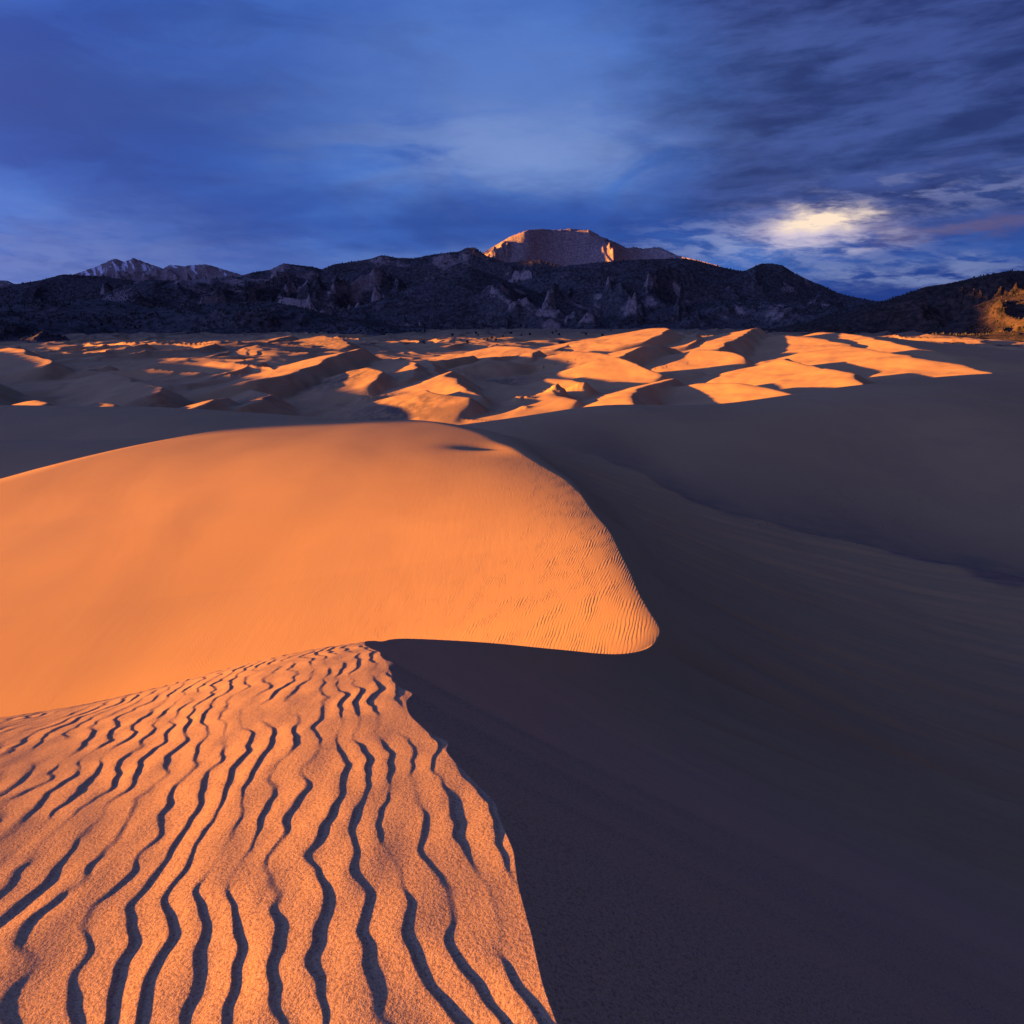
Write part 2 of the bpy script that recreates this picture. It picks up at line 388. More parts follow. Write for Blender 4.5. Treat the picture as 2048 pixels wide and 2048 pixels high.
def field(x, y):
    r = np.hypot(x, y)
    f = floor_z(x, y)
    wx = x + 26 * fbm(x / 160, y / 160, 2, 81); wy = y + 26 * fbm(x / 160, y / 160, 2, 83)
    # procedural transverse dunes: asymmetric waves along the wind direction
    w = (wx * .97 + wy * .22) / 96 + 1.5 * fbm(wx / 420, wy / 300, 3, 85)
    fr = w - np.floor(w); sw = np.where(fr < .72, fr / .72, 1 - (fr - .72) / .28)
    amp = np.clip(8 + 11 * fbm(x / 300, y / 420, 3, 87), 0, 19)
    w2 = (wx * .99 + wy * .1) / 34 + 1.2 * fbm(wx / 130, wy / 90, 2, 89)
    fr2 = w2 - np.floor(w2); sw2 = np.where(fr2 < .72, fr2 / .72, 1 - (fr2 - .72) / .28)
    far_ = 1 - sstep(r, 3000, 4200)
    z = f + (amp * sw * .8 + 1.7 * sw2 * np.clip(.5 + perlin(x / 90, y / 120, 91), 0, 1.3) - 1.5) * far_
    z = z + 1.2 * fbm(x / 60, y / 60, 3, 93)
    for pts, kw, *ks_ in RIDGES:
        kw = kw * 1.3; ks = ks_[0] if ks_ else .56
        P = np.array([at(*p) for p in pts], float)
        # resample smoothly
        t = np.linspace(0, len(P) - 1, 14); g = np.stack([np.interp(t, np.arange(len(P)), P[:, i]) for i in range(3)], 1)
        for _ in range(2): g[1:-1] = .25 * g[:-2] + .5 * g[1:-1] + .25 * g[2:]
        H = max(8.0, (g[:, 2] - floor_z(g[:, 0], g[:, 1])).max() + 6)
        reach = H / min(kw, ks) * 1.15
        m = (x > g[:, 0].min() - reach) & (x < g[:, 0].max() + reach) & (y > g[:, 1].min() - reach) & (y < g[:, 1].max() + reach)
        if not m.any(): continue
        ux = x[m] + 7.0 * perlin(x[m] / 45, y[m] / 60, 94) + 2.5 * perlin(x[m] / 22, y[m] / 28, 95) + 1.0 * perlin(x[m] / 9, y[m] / 9, 96); uy = y[m]
        best = np.full(ux.shape, 1e9); lat = np.zeros_like(best); zc = np.zeros_like(best)
        for i in range(len(g) - 1):
            ax, ay, az_ = g[i]; bx, by, bz_ = g[i + 1]; ex, ey = bx - ax, by - ay; L2 = ex * ex + ey * ey
            t = ((ux - ax) * ex + (uy - ay) * ey) / L2; tc = np.clip(t, 0, 1)
            qx = ux - (ax + tc * ex); qy = uy - (ay + tc * ey); d = np.hypot(qx, qy)
            L = math.sqrt(L2); la = (qx * ey - qy * ex) / L
            b = d < best; best = np.where(b, d, best); lat = np.where(b, la, lat); zc = np.where(b, az_ + tc * (bz_ - az_), zc)
        nl = np.clip(lat / np.maximum(best, .01), -1, 1)
        kk = kw + (ks - kw) * sstep(nl, -.55, .75)
        c = 3.0; cq = .6 + (c - .6) * (1 - sstep(nl, -.2, .6)); dd = np.sqrt(best * best + cq * cq) - cq
        zz = zc - kk * dd
        z[m] = smax(zz, z[m], 2.2)
    for px, py, y_, rad, h in ((1043, 796, 500, 7, 4.5), (1112, 788, 530, 9, 5.5), (1128, 789, 528, 7, 5), (1160, 780, 560, 8, 4.5), (1047, 812, 455, 4, 2), (752, 776, 600, 12, 4), (735, 779, 590, 8, 3), (470, 742, 830, 9, 5)):
        cx, cy, _ = at(px, py, y_); d2 = ((x - cx) / rad) ** 2 + ((y - cy) / (rad * 1.3)) ** 2; m = d2 < 9
        z[m] += h * np.exp(-d2[m]) * (.55 + .25 * fbm(x[m] / 5, y[m] / 5, 2, 97))
    return z

SHADE_DUNE = [(-332, 40, -8), (-332, 66, -3), (-331, 78, 9), (-332, 100, 18), (-336, 150, 29), (-342, 215, 31), (-350, 262, 16), (-360, 300, -10)]  # unseen dune added off frame to cast shade on the dunes behind
SHADE_DUNE2 = [(-470, 470, -30), (-560, 640, -28), (-640, 800, -36), (-800, 1000, -28), (-950, 1250, -36), (-1150, 1500, -24), (-1450, 1900, -18), (-1800, 2400, -8)]  # more unseen dunes, added to shade the left of the field
def shade_dunes(x, y):
    z = np.full(x.shape, -300.0)
    m = (x < -40 - .6 * np.abs(y)) & (x > -2400) & (y > -200) & (y < 2700)
    if not m.any(): return z
    ux, uy = x[m], y[m]; best = np.full(ux.shape, -300.0)
    for (ax, ay, az_), (bx, by, bz_) in list(zip(SHADE_DUNE, SHADE_DUNE[1:])) + list(zip(SHADE_DUNE2, SHADE_DUNE2[1:])):
        for t in np.linspace(0, 1, 8 if by < 400 else 20):
            d = np.hypot(ux - (ax + t * (bx - ax)), uy - (ay + t * (by - ay)))
            best = np.maximum(best, az_ + t * (bz_ - az_) - .52 * d)
    z[m] = best
    return z

def ground(x, y):
    shp = x.shape; x = x.ravel().astype(float); y = y.ravel().astype(float); r = np.hypot(x, y)
    z = floor_z(x, y)
    m = (r > 240) & (r < 6000) & (y > -600)
    z[m] = field(x[m], y[m])
    m2 = r > 6000
    base_near = np.full(x.shape, -300.0)
    m = (r < 260) & (y > -80)
    base_near[m] = near_full(x[m], y[m])
    mm = (y > 30) & (r < 460)
    mr = np.full(x.shape, -300.0); ml = np.full(x.shape, -300.0)
    mr[mm] = polar_ridge(x[mm], y[mm], MR, fr_mr) + .22 * fbm(x[mm] / 60, (y[mm] - .25 * x[mm]) / 7, 3, 101)
    ml[mm] = polar_ridge(x[mm], y[mm], ML, fr_ml)
    hz = np.where(r < 320, hollow(x, y), -300)
    az_ = np.arctan2(x, np.maximum(y, 1e-3)); rs_ = np.interp(az_, _saz, _rs)
    pen = .7 * np.maximum(rs_ + 2 - r, 0) ; mr -= pen; ml -= pen; hz = hz - pen
    mid = smax(np.maximum(mr, ml), hz, 14.0)
    ss_ = np.interp(np.arctan2(x, np.maximum(y, 1e-3)), _saz, _ssl)
    rs_ = np.interp(az_, _saz, _rsm); ss_ = np.interp(az_, _saz, _ssm)
    mid = smin(mid, ss_ * r - 2.5 + .10 * np.maximum(0, r - rs_ - 2) + .0035 * np.maximum(0, r - rs_ - 2) ** 2, 5.0)
    z = np.where(r < 240, np.maximum(mid, np.maximum(base_near, -60)), z)
    z = np.where(r >= 240, np.maximum(z, np.maximum(mr, ml)), z)
    z = np.maximum(z, base_near)
    back = (y < 20) & (r < 400)
    zz = np.where(y < -20, zb(np.full_like(y, -20)) - .2 * np.abs(x - .2) - .02 * np.maximum(-y - 20, 0), -300)
    z = np.where(back, np.maximum(z, zz), z)
    bd = shade_dunes(x, y); z = np.maximum(z, bd)
    z = np.where(r > 5200, np.minimum(z, -38 - (r - 5200) * .004), z)
    return z.reshape(shp)

def grid_mesh(name, X, Y, Z, mat, wrap=False, attrs=None):
    n, m = X.shape
    co = np.stack([X, Y, Z], -1).reshape(-1, 3).astype(np.float32)
    i = np.arange(n - 1)[:, None] * m; mm = m if wrap else m - 1
    j = np.arange(mm)[None, :]; jn = (j + 1) % m
    f = np.stack([i + j, i + jn, i + m + jn, i + m + j], -1).reshape(-1, 4).astype(np.int32)
    me = bpy.data.meshes.new(name); me.vertices.add(len(co)); me.vertices.foreach_set('co', co.ravel())
    me.loops.add(f.size); me.loops.foreach_set('vertex_index', f.ravel())
    me.polygons.add(len(f)); me.polygons.foreach_set('loop_start', np.arange(0, f.size, 4, dtype=np.int32))
    me.polygons.foreach_set('loop_total', np.full(len(f), 4, np.int32))
    me.update(calc_edges=True)
    me.polygons.foreach_set('use_smooth', np.ones(len(f), bool))
    if attrs:
        for k, v in attrs.items():
            a = me.attributes.new(k, 'FLOAT', 'POINT'); a.data.foreach_set('value', v.ravel().astype(np.float32))
    me.materials.append(mat)
    o = bpy.data.objects.new(name, me); C.objects.link(o); return o

def new_mat(name, rough=.95):
    m = bpy.data.materials.new(name); m.use_nodes = True
    T = NT(m.node_tree); b = T.n['Principled BSDF']; b.inputs['Roughness'].default_value = rough
    b.inputs['Specular IOR Level'].default_value = .15
    return m, T, b

def attr(T, name):
    n = T.n.new('ShaderNodeAttribute'); n.attribute_name = name; return n.outputs['Fac']

# ------------------------------------------------------------ sand
def sand_material():
    m, T, b = new_mat('sand', .9)
    g = T.n.new('ShaderNodeNewGeometry'); P = g.outputs['Position']
    sx, sy, sz = T.sep(P)
    big = T.noise(T.comb(T.m('MULTIPLY', sx, .03), T.m('MULTIPLY', sy, .02)), 1, 4, .5)
    c = T.mix(T.ramp(big, .35, .65), (.52, .345, .145), (.46, .305, .13))
    stv = T.noise(T.comb(T.m('ADD', T.m('MULTIPLY', sx, .11), T.m('MULTIPLY', sy, .02)), T.m('MULTIPLY', T.m('ADD', sy, T.m('MULTIPLY', sx, .3)), .035), T.m('MULTIPLY', sz, .3)), 1, 7, .62, .6)
    c = T.mix(T.ramp(stv, .42, .68, 0, .4), c, (.42, .265, .125))
    grass = attr(T, 'scrub')
    gn = T.noise(T.comb(T.m('MULTIPLY', sx, .12), T.m('MULTIPLY', sy, .05)), 1, 7, .7)
    c = T.mix(T.m('MULTIPLY', grass, T.ramp(gn, .35, .6)), c, (.17, .13, .085))
    dark_band = attr(T, 'dark_band')
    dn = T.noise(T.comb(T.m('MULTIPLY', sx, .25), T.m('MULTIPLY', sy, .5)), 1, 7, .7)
    c = T.mix(T.m('MULTIPLY', T.m('MULTIPLY', dark_band, .85), T.ramp(dn, .25, .6, .35, 1)), c, (.19, .145, .11))
    grain = T.noise(P, 210, 3, .75)
    gr2 = T.noise(P, 90, 3, .7)
    nearm = attr(T, 'grain')
    gm = T.m('MULTIPLY', nearm, 1.0)
    c = T.mix(T.m('MULTIPLY', T.ramp(grain, .44, .64), T.m('MULTIPLY', gm, .75)), c, (.70, .52, .36))
    c = T.mix(T.m('MULTIPLY', T.ramp(gr2, .50, .34), T.m('MULTIPLY', gm, .75)), c, (.22, .13, .085))
    T.put(b.inputs['Base Color'], c)
    bp = T.n.new('ShaderNodeBump'); bp.inputs['Distance'].default_value = .004; T.put(bp.inputs['Strength'], T.m('MULTIPLY', gm, .55))
    T.put(bp.inputs['Height'], gr2)
    bp2 = T.n.new('ShaderNodeBump'); bp2.inputs['Distance'].default_value = .03; bp2.inputs['Strength'].default_value = .22
    T.put(bp2.inputs['Height'], T.noise(T.comb(T.m('MULTIPLY', sx, 2.4), T.m('MULTIPLY', sy, .35)), 1, 4, .6))
    T.l.new(bp.outputs[0], bp2.inputs['Normal']); T.l.new(bp2.outputs[0], b.inputs['Normal'])
    return m
SAND = sand_material()
QL = 1.0        # resolution factor
def logr(a, b, s): return np.exp(np.arange(math.log(a), math.log(b), s / QL))
rings = np.concatenate([logr(.25, 1.2, .03), logr(1.2, 12, .0036), logr(12, 130, .0042), logr(130, 2600, .0048), logr(2600, 6000, .02), logr(6000, 60000, .12), [60000]])
dense = np.arange(-33.6, 33.6, .046 / QL)
side = 33.6 + np.cumsum(np.linspace(.06, 2.2, 120) * (146.4 / np.linspace(.06, 2.2, 120).sum()))
azs = np.radians(np.concatenate([-side[::-1], dense, side[:-1]]))
AZ, RR = np.meshgrid(azs, rings)
X = np.sin(AZ) * RR; Y = np.cos(AZ) * RR
Z = ground(X, Y)
Z[rings > 6000] = -42
scrub = sstep(RR + 350 * fbm(X / 300, Y / 300, 3, 111), 1700, 2600)
for (px, py, y, s) in ((560, 700, 1500, 160), (690, 758, 700, 35), (790, 815, 470, 40), (300, 804, 480, 25), (1010, 735, 800, 30), (1800, 745, 520, 22), (1560, 770, 460, 18), (640, 690, 1500, 120), (500, 800, 520, 20)):
    c_ = at(px, py, y); scrub = np.maximum(scrub, np.exp(-((X - c_[0]) / s) ** 2 - ((Y - c_[1]) / (s * 1.5)) ** 2))
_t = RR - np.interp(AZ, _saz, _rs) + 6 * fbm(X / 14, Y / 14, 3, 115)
dark_band = (1 - sstep(_t, 10, 42)) * sstep(_t, 0, 3) * sstep(AZ, .03, .22) * (RR < 220)  # darker band of sand just behind the near silhouette, sets its outline off
grain = (1 - sstep(RR, 7, 22)) 
o = grid_mesh('sand_dunes', X, Y, Z, SAND, True, {'scrub': scrub, 'dark_band': dark_band, 'grain': grain}); o['kind'] = 'structure'

# ------------------------------------------------------------ mountains
RANGES = [
 # silhouette (px, py), crest distance, width of the front slope, roughness
 ('far_snow', [(-400,560),(-60,556),(0,560),(15,561),(29,568),(100,566),(154,546),(191,533),(229,516),(249,523),(267,515),(291,524),(326,537),(339,529),(366,532),(390,529),(413,528),(450,539),(480,548),(560,580),(700,620)], 11500, 2200, 60),
 ('peak', [(700,600),(850,560),(930,520),(967,504),(995,488),(1024,471),(1056,459),(1082,457),(1114,459),(1146,456),(1175,458),(1199,470),(1236,486),(1254,495),(1268,493),(1284,496),(1318,493),(1353,509),(1368,514),(1395,520),(1437,531),(1500,560),(1600,600)], 8600, 2300, 75),
 ('left', [(-400,560),(-100,585),(0,577),(32,568),(80,560),(127,548),(200,552),(300,566),(420,590),(600,620)], 8200, 1700, 60),
 ('main', [(-300,640),(150,610),(212,586),(254,567),(297,559),(371,560),(430,556),(477,552),(509,544),(540,539),(567,526),(590,529),(625,533),(644,538),(668,528),(705,523),(742,517),(763,510),(795,515),(827,516),(869,508),(917,503),(933,495),(949,495),(970,510),(1010,525),(1080,520),(1180,545),(1300,560),(1400,600),(1600,630)], 6600, 1900, 70),
 ('midR', [(900,640),(1050,560),(1140,530),(1250,520),(1330,517),(1368,516),(1395,521),(1437,532),(1474,541),(1490,541),(1522,527),(1543,526),(1565,530),(1591,547),(1618,560),(1649,573),(1681,588),(1718,596),(1755,603),(1850,622),(2100,640)], 6000, 1900, 65),
 ('frontL', [(-400,610),(0,612),(110,604),(200,598),(300,614),(420,606),(540,602),(600,614),(700,640),(800,655)], 3000, 1150, 26),
 ('frontC', [(500,660),(640,636),(760,600),(860,556),(940,532),(1010,560),(1090,590),(1170,610),(1300,650)], 5100, 1500, 50),
 ('frontR', [(1100,660),(1230,630),(1330,614),(1440,600),(1540,602),(1640,612),(1740,620),(1850,640),(2000,660)], 4600, 1100, 36),
 ('right', [(1550,660),(1680,628),(1766,603),(1808,589),(1851,573),(1893,567),(1935,558),(1978,549),(2015,541),(2048,541),(2200,520),(2500,540)], 3500, 1000, 24),
 ('right2', [(1780,690),(1893,653),(1925,621),(1978,600),(2010,589),(2048,588),(2200,575),(2500,600)], 2700, 500, 14),
 ('right3', [(1790,706),(1840,683),(1872,667),(1910,670),(1957,670),(2048,662),(2200,650),(2500,660)], 2100, 330, 9),
]
def mountains(x, y):
    """height and id of the winning range"""
    a = np.arctan2(x, y); r = np.hypot(x, y); out = np.full(x.shape, -60.0); rk = np.zeros(x.shape); tt = np.zeros(x.shape); idx = np.zeros(x.shape)
    wob = 500 * fbm(x / 1500, y / 1500, 2, 121)
    for k, (nm, pts, D, Wd, am) in enumerate(RANGES):
        A, S = azsl([p[0] for p in pts], [p[1] for p in pts])
        inside = (a > A[0] - .03) & (a < A[-1] + .03)
        if not inside.any(): continue
        ai, ri = a[inside], r[inside]
        s = np.interp(ai, A, S); D_ = D + wob[inside] * (.35 * D / 6000)
        D_ = D + 250 * D / 6000 * np.sin(ai * 9 + k)
        if k == 1: D_ = D_ + 110 * np.exp(-((ai - .075) / .035) ** 2) - 130 * np.exp(-((ai - .012) / .022) ** 2) + 520 * np.exp(-((ai - .165) / .045) ** 2)
        sm_ = smooth1(A, S, ai, .016)
        t = (ri - (D_ - Wd)) / Wd; zc = (s + (sm_ - s) * (1 - np.clip(t, 0, 1) ** 6)) * D_
        fl = -46.0
        X_, Y_ = x[inside], y[inside]
        L = Wd * .46
        wx_ = X_ + L * .25 * fbm(X_ / L, Y_ / L, 2, 130 + k); wy_ = Y_ + L * .25 * fbm(X_ / L, Y_ / L, 2, 140 + k)
        rd = ridged(wx_ / L, wy_ / (L * 1.7), 7, 150 + 7 * k, .6)
        tf = np.clip(t, -.6, 1)
        prof = np.where(tf > 0, np.abs(tf) ** (1.0 if k in (1, 3, 4) else 1.08), tf * .3)
        env = np.clip(tf * 4 + .5, 0, 1) * np.clip((1 - tf) * 3.0, 0, 1)
        H = np.maximum(zc - fl, 5)
        z = fl + H * prof - np.clip(tf * 3 + .2, 0, 1) * np.clip((1 - tf) * (2.2 if k != 1 else 4.0) + .05, 0, 1) * (.60 - rd) * H * (.95 if k != 1 else .8) 
        z = z + (rd - .5) * am * .10 * np.clip(tf * 4, 0, 1)
        # never above the sight line of the silhouette in front of the crest
        lim = s * ri - 2.0 * (D_ - ri) / Wd * am * .4
        z = np.where(t < 1, np.minimum(z, np.maximum(lim, fl)), fl + H * (1 - .9 * (t - 1)) - 0)
        o_ = out[inside]; w = z > o_
        o_[w] = z[w]; out[inside] = o_
        q = rk[inside]; q[w] = rd[w]; rk[inside] = q
        q = tt[inside]; q[w] = np.clip(t, 0, 1)[w]; tt[inside] = q
        q = idx[inside]; q[w] = k; idx[inside] = q
    return out, tt, idx, rk
def mountain_material():
    m, T, b = new_mat('mountain', .95)
    g = T.n.new('ShaderNodeNewGeometry'); P = g.outputs['Position']; px_, py_, pz_ = T.sep(P)
    nz = T.sep(g.outputs['Normal'])[2]
    rocky = attr(T, 'rocky'); snow = attr(T, 'snow')
    n = T.noise(T.comb(T.m('MULTIPLY', px_, .004), T.m('MULTIPLY', py_, .004), T.m('MULTIPLY', pz_, .008)), 1, 9, .68)
    f = T.noise(T.comb(T.m('MULTIPLY', px_, .045), T.m('MULTIPLY', py_, .03), T.m('MULTIPLY', pz_, .05)), 1, 8, .75)
    forest = T.mix(T.ramp(f, .35, .68), (.028, .034, .034), (.145, .13, .12))
    rock = T.mix(T.ramp(f, .32, .66), (.15, .12, .11), (.38, .31, .27))
    rr_ = T.m('ADD', T.m('ADD', n, T.m('MULTIPLY', rocky, .6)), T.m('MULTIPLY', T.m('SUBTRACT', .75, nz), .45))
    c = T.mix(T.ramp(rr_, .66, .80), forest, rock)
    sn = T.noise(T.comb(T.m('MULTIPLY', T.m('ADD', px_, T.m('MULTIPLY', pz_, .8)), .014), T.m('MULTIPLY', py_, .003), T.m('MULTIPLY', pz_, .004)), 1, 6, .6)
    c = T.mix(T.ramp(T.m('ADD', T.m('MULTIPLY', sn, 1.1), T.m('MULTIPLY', snow, .7)), 1.04, 1.09), c, (.75, .78, .82))
    c = T.mix(T.m('MULTIPLY', attr(T, 'brush'), .8), c, T.mix(T.ramp(f, .4, .62), (.022, .020, .014), (.085, .052, .036)))
    T.put(b.inputs['Base Color'], c)
    bp = T.n.new('ShaderNodeBump'); bp.inputs['Distance'].default_value = 13; bp.inputs['Strength'].default_value = .7
    T.put(bp.inputs['Height'], f); T.l.new(bp.outputs[0], b.inputs['Normal'])
    return m
MOUNT = mountain_material()
rings_m = np.concatenate([np.arange(1750, 3600, 8), np.arange(3600, 9000, 11), np.arange(9000, 12500, 24)])
azm = np.radians(np.arange(-37, 40, .058))
AZ, RR = np.meshgrid(azm, rings_m); X = np.sin(AZ) * RR; Y = np.cos(AZ) * RR
Z, TT, ID, RK = mountains(X, Y)
pxs = np.tan(AZ) * F / cP + 1024
rocky = np.where(ID == 1, .75 * sstep(TT + .10 * fbm(X / 300, Y / 300, 3, 201), .52, .64), 0) + np.where(ID == 0, .8, 0) + .25 * np.where(ID == 3, sstep(TT, .55, .95), 0)
rocky = rocky + .22 * ((ID == 4) | (ID == 6) | (ID == 7)) * sstep(ridged(X / 330, Y / 330, 3, 209), .35, .7) + .30 * fbm(X / 420, Y / 420, 3, 203) + .42 * sstep(RK, .45, .75) * sstep(fbm(X / 260, Y / 260, 2, 205), -.1, .35) + .16 * (ID == 3) * sstep(-pxs, -980, -700) + .1 * (ID == 0) - .6 * (ID >= 8)
elv = Z / RR
snow = np.zeros_like(Z)
snow = np.where(ID == 0, sstep(TT, .6, 1.0) * .66, snow)
# the snow-filled gully running down from the summit
gx = 1056 + (1100 - 1056) * np.clip((.116 - elv) / (.116 - .092), 0, 1.2)
snow = np.where((ID == 1) & (elv > .087), np.maximum(snow, .9 * np.exp(-((pxs - gx - 4 * perlin(X / 120, Y / 120, 7)) / 2.2) ** 2)), snow)
snow = np.where((ID == 1) & (TT > .955) & (pxs > 1040) & (pxs < 1090), .45, snow)
o = grid_mesh('mountains', X, Y, Z, MOUNT, False, {'rocky': rocky, 'snow': snow, 'brush': (ID >= 8) * 1.0}); o['kind'] = 'structure'

# unseen range added out of frame to the west to shade the mountains
gu_, gy_ = np.meshgrid(np.linspace(-2100, 2100, 160), np.linspace(1300, 12500, 320)); gx_ = gu_ - (.66 * gy_ + 2300)
def west(x, y):
    top = np.interp(y, [1350, 1550, 1700, 2200, 3000, 4200, 5500, 6300, 7200, 9500, 12500], [0, 195, 340, 570, 700, 770, 1060, 1070, 975, 1180, 1180])
    k = np.clip(1 - np.abs(x + .66 * y + 2300) / 2100, 0, 1)
    return -60 + (top + 60) * np.clip(k * (1 + .5 * (ridged(x / 1500, y / 1500, 5, 301) - .5)), 0, 1.3)
o = grid_mesh('western_shade_range', gx_, gy_, west(gx_, gy_), MOUNT, False, {'rocky': np.zeros_like(gx_), 'snow': np.zeros_like(gx_)}); o['kind'] = 'structure'

# ------------------------------------------------------------ vegetation
rng = np.random.default_rng(7)
def tri_mesh(name, V, Fc, mat, parent=None):
    me = bpy.data.meshes.new(name); V = np.asarray(V, np.float32); Fc = np.asarray(Fc, np.int32)
    me.vertices.add(len(V)); me.vertices.foreach_set('co', V.ravel()); me.loops.add(Fc.size); me.loops.foreach_set('vertex_index', Fc.ravel())
    me.polygons.add(len(Fc)); me.polygons.foreach_set('loop_start', np.arange(0, Fc.size, 3, dtype=np.int32)); me.polygons.foreach_set('loop_total', np.full(len(Fc), 3, np.int32))
    me.update(calc_edges=True); me.materials.append(mat)
    o = bpy.data.objects.new(name, me); C.objects.link(o); o.parent = parent; return o
def plant_mat(name, c1, c2, sc_=.4):
    m, T, b = new_mat(name); g = T.n.new('ShaderNodeNewGeometry')
    T.put(b.inputs['Base Color'], T.mix(T.ramp(T.noise(g.outputs['Position'], sc_, 4, .6), .35, .65), c1, c2)); return m
NEEDLE = plant_mat('needles', (.030, .033, .029), (.060, .056, .048), .15)
BARK = plant_mat('bark', (.06, .045, .035), (.10, .08, .06), 2)
STRAW = plant_mat('dry_grass', (.20, .16, .08), (.34, .27, .14), .6)

# forest on the mountain slopes: far too many crowns to count
def cones(xs, ys, zs, h, w, n=5):
    k = len(xs); a = np.arange(n) * 2 * np.pi / n + rng.random(k)[:, None] * 6; jit = .75 + .5 * rng.random((k, n))
    ring = np.stack([xs[:, None] + np.cos(a) * (w[:, None] * jit), ys[:, None] + np.sin(a) * (w[:, None] * jit), (zs + h * .12)[:, None] + np.zeros((k, n)) + h[:, None] * .12 * rng.random((k, n))], -1)
    mid = np.stack([xs[:, None] + np.cos(a + .5) * (w[:, None] * jit * .72), ys[:, None] + np.sin(a + .5) * (w[:, None] * jit * .72), (zs + h * .58)[:, None] + h[:, None] * .1 * rng.random((k, n))], -1)
    top = np.stack([xs, ys, zs + h], -1)[:, None]; V = np.concatenate([ring, mid, top], 1).reshape(-1, 3)
    b0 = (np.arange(k) * (2 * n + 1))[:, None]; i = np.arange(n)[None]; j = (i + 1) % n
    Fc = np.concatenate([np.stack([b0 + i, b0 + j, b0 + n + i], -1), np.stack([b0 + j, b0 + n + j, b0 + n + i], -1), np.stack([b0 + n + i, b0 + n + j, b0 + 2 * n + 0 * i], -1)], 1).reshape(-1, 3)
    return V, Fc
def scatter_forest():
    n = 230000
    i = rng.integers(0, X.shape[0] - 1, n); j = rng.integers(0, X.shape[1] - 1, n)
    keep = (RR[i, j] < 8200) & (Z[i, j] > -41) & (ID[i, j] != 1) & (RR[i, j] > 1780) 
    den = sstep(fbm(X[i, j] / 160, Y[i, j] / 160, 3, 401), -.45, .35) * (1 - sstep(rocky[i, j], .3, .75)) * np.where(RR[i, j] < 3400, .5, 1.0) * sstep(RR[i, j] / 6500 , 0, .62)
    keep &= rng.random(n) < den
    i, j = i[keep], j[keep]; fi, fj = rng.random(len(i)), rng.random(len(i))
    bl = lambda A: (A[i, j] * (1 - fi) + A[i + 1, j] * fi) * (1 - fj) + (A[i, j + 1] * (1 - fi) + A[i + 1, j + 1] * fi) * fj
    xs, ys, zs = bl(X), bl(Y), bl(Z); r = np.hypot(xs, ys)
    h = np.clip(3.2 + r * .0011, 3.5, 10) * (.7 + .7 * rng.random(len(xs)))
    V, Fc = cones(xs, ys, zs - h * .1, h, h * np.where(r < 3400, .42, .30))
    o = tri_mesh('forest', V, Fc, NEEDLE); o['kind'] = 'stuff'
scatter_forest()

# junipers that stand alone on the plain at the foot of the mountains
def make_tree():
    e = bpy.data.objects.new('juniper_tree', None); C.objects.link(e)
    V, Fc = [], []
    for q in range(7):
        a = 2 * math.pi * q / 7; V += [(math.cos(a) * .22, math.sin(a) * .22, -.6), (math.cos(a) * .10, math.sin(a) * .10, 2.2)]
    for q in range(7):
        p, n_ = 2 * q, 2 * ((q + 1) % 7); Fc += [(p, n_, n_ + 1), (p, n_ + 1, p + 1)]
    t = tri_mesh('trunk', V, Fc, BARK, e)
    k = 420; d = rng.normal(size=(k, 3)); d /= np.linalg.norm(d, axis=1)[:, None]
    c = d * (.55 + .5 * rng.random((k, 1))) * np.array([1.75, 1.6, 1.9]) * (1 + .3 * np.sin(d[:, :1] * 5 + d[:, 2:] * 4)) + [0, 0, 2.4]
    c[:, 2] = np.maximum(c[:, 2], .5); u = rng.normal(size=(k, 3)) * .3; v = rng.normal(size=(k, 3)) * .3
    V = np.stack([c + u, c + v, c - u - v], 1).reshape(-1, 3); Fc = np.arange(3 * k).reshape(-1, 3)
    tri_mesh('crown', V, Fc, NEEDLE, e); return e
tree0 = make_tree(); used = [False]
CL = [
 ('dark juniper on the sandy rise below the left mountains', 'junipers on the sandy rise to the left', [(182,654),(190,657),(203,652),(228,651),(252,657),(262,652),(270,657),(281,655),(297,650),(318,653),(325,650)], 2250),
 ('juniper behind the tall lit dune left of centre', 'junipers behind the lit dune left of centre', [(520,648),(531,644),(545,646),(556,648),(601,650),(618,667),(634,668),(657,668),(668,652)], 2050),
 ('juniper on the grey plain below the central peak', 'junipers on the plain below the central mountain', [(722,664),(765,662),(795,661),(905,672),(934,686),(952,668),(956,672),(968,680),(975,681),(983,678),(992,682),(1005,675),(1022,668),(1043,672),(1060,671)], 2100),
 ('juniper along the dune edge right of the central peak', 'junipers along the edge of the right-hand hills', [(1105,668),(1112,664),(1118,671),(1172,658),(1205,655),(1222,662)], 2300),
]
from mathutils.bvhtree import BVHTree
ORD = ['leftmost', 'second from the left', 'third from the left', 'fourth from the left', 'fifth from the left', 'sixth from the left', 'seventh from the left', 'eighth from the left']
RORD = ['rightmost', 'second from the right', 'third from the right', 'fourth from the right', 'fifth from the right', 'sixth from the right', 'seventh from the right', 'eighth from the right']
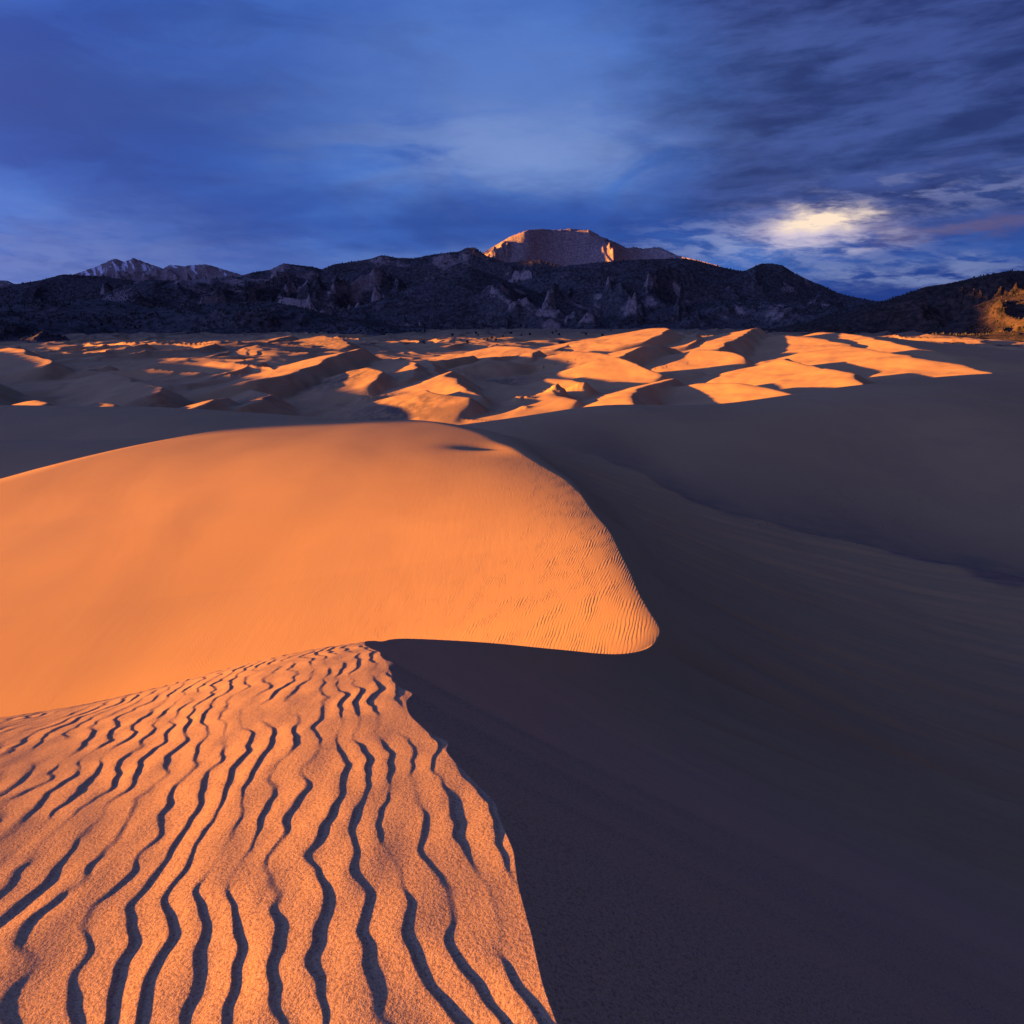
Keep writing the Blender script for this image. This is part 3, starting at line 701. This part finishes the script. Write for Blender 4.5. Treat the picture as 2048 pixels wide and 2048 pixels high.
for lab, grp, pts, D in CL:
    pts = sorted(pts)
    for n_, (px, py) in enumerate(pts):
        a, b, c = ray(px, py)
        ys = np.linspace(1500, 3300, 400); gx = a / b * ys; gz = ground(gx, ys); mz = mountains(gx, ys)[0]; gz = np.maximum(gz, mz)
        hit = np.nonzero(gz >= c / b * ys)[0]; q = hit[0] if len(hit) else int(np.argmin(np.abs(ys - D)))
        if used[0]:
            t = tree0.copy(); C.objects.link(t)
            for ch in list(tree0.children): cc_ = ch.copy(); C.objects.link(cc_); cc_.parent = t
        else: t = tree0; used[0] = True
        t.location = (gx[q], ys[q], gz[q] - .1); s_ = rng.uniform(1.0, 1.8) * ys[q] / 2200; t.scale = (s_ * rng.uniform(.9, 1.4), s_, s_); t.rotation_euler[2] = rng.uniform(0, 6)
        t['label'] = ORD[n_] + ' ' + lab if n_ < (len(pts) + 1) // 2 else RORD[len(pts) - 1 - n_] + ' ' + lab; t['category'] = 'tree'; t['group'] = grp

# sparse dry grass in the hollows between the dunes
def grass():
    P = []
    for px, py, y, sx_, n in ((790, 815, 470, 30, 900), (690, 758, 700, 26, 500), (300, 804, 480, 22, 500), (1010, 735, 800, 25, 250), (1800, 745, 520, 18, 250), (1560, 770, 460, 14, 200), (500, 800, 520, 18, 250),
                              (1112, 788, 530, 6, 160), (1043, 796, 500, 5, 90), (752, 776, 600, 9, 200), (560, 700, 1500, 150, 900)):
        c = at(px, py, y); q = rng.normal(size=(n, 2)); P.append(np.stack([c[0] + q[:, 0] * sx_, y + q[:, 1] * sx_ * 1.3], 1))
    for k in range(34):                                  # tufts in the hollow to the right
        px = rng.uniform(1450, 2100); yy = rng.uniform(84, 125); n = 22
        cx = (px - 1024) / F * yy; q = rng.normal(size=(n, 2)) * 1.6; P.append(np.stack([cx + q[:, 0], yy + q[:, 1]], 1))
    P = np.concatenate(P); z = ground(P[:, 0], P[:, 1]); r = np.hypot(P[:, 0], P[:, 1])
    keep = (fbm(P[:, 0] / 12, P[:, 1] / 12, 2, 411) > -.1) | (r < 200); P, z, r = P[keep], z[keep], r[keep]
    h = np.where(r < 200, .16, np.clip(r / 1100, .35, 1.1)) * (.6 + .8 * rng.random(len(z)))
    V, Fc = [], []
    nb = 7; k = len(z); a = rng.random((k, nb)) * 6.28; lean = .25 + .7 * rng.random((k, nb))
    bx = P[:, 0, None] + np.cos(a) * h[:, None] * .25; by = P[:, 1, None] + np.sin(a) * h[:, None] * .25
    tx = bx + np.cos(a) * h[:, None] * lean; ty = by + np.sin(a) * h[:, None] * lean; w = h[:, None] * .07
    A = np.stack([bx - np.sin(a) * w, by + np.cos(a) * w, z[:, None] - .05 + 0 * a], -1); B_ = np.stack([bx + np.sin(a) * w, by - np.cos(a) * w, z[:, None] - .05 + 0 * a], -1)
    T_ = np.stack([tx, ty, z[:, None] + h[:, None] * (.7 + .5 * rng.random((k, nb)))], -1)
    V = np.stack([A, B_, T_], 2).reshape(-1, 3)
    o = tri_mesh('grass', V, np.arange(len(V)).reshape(-1, 3), STRAW); o['kind'] = 'stuff'
grass()
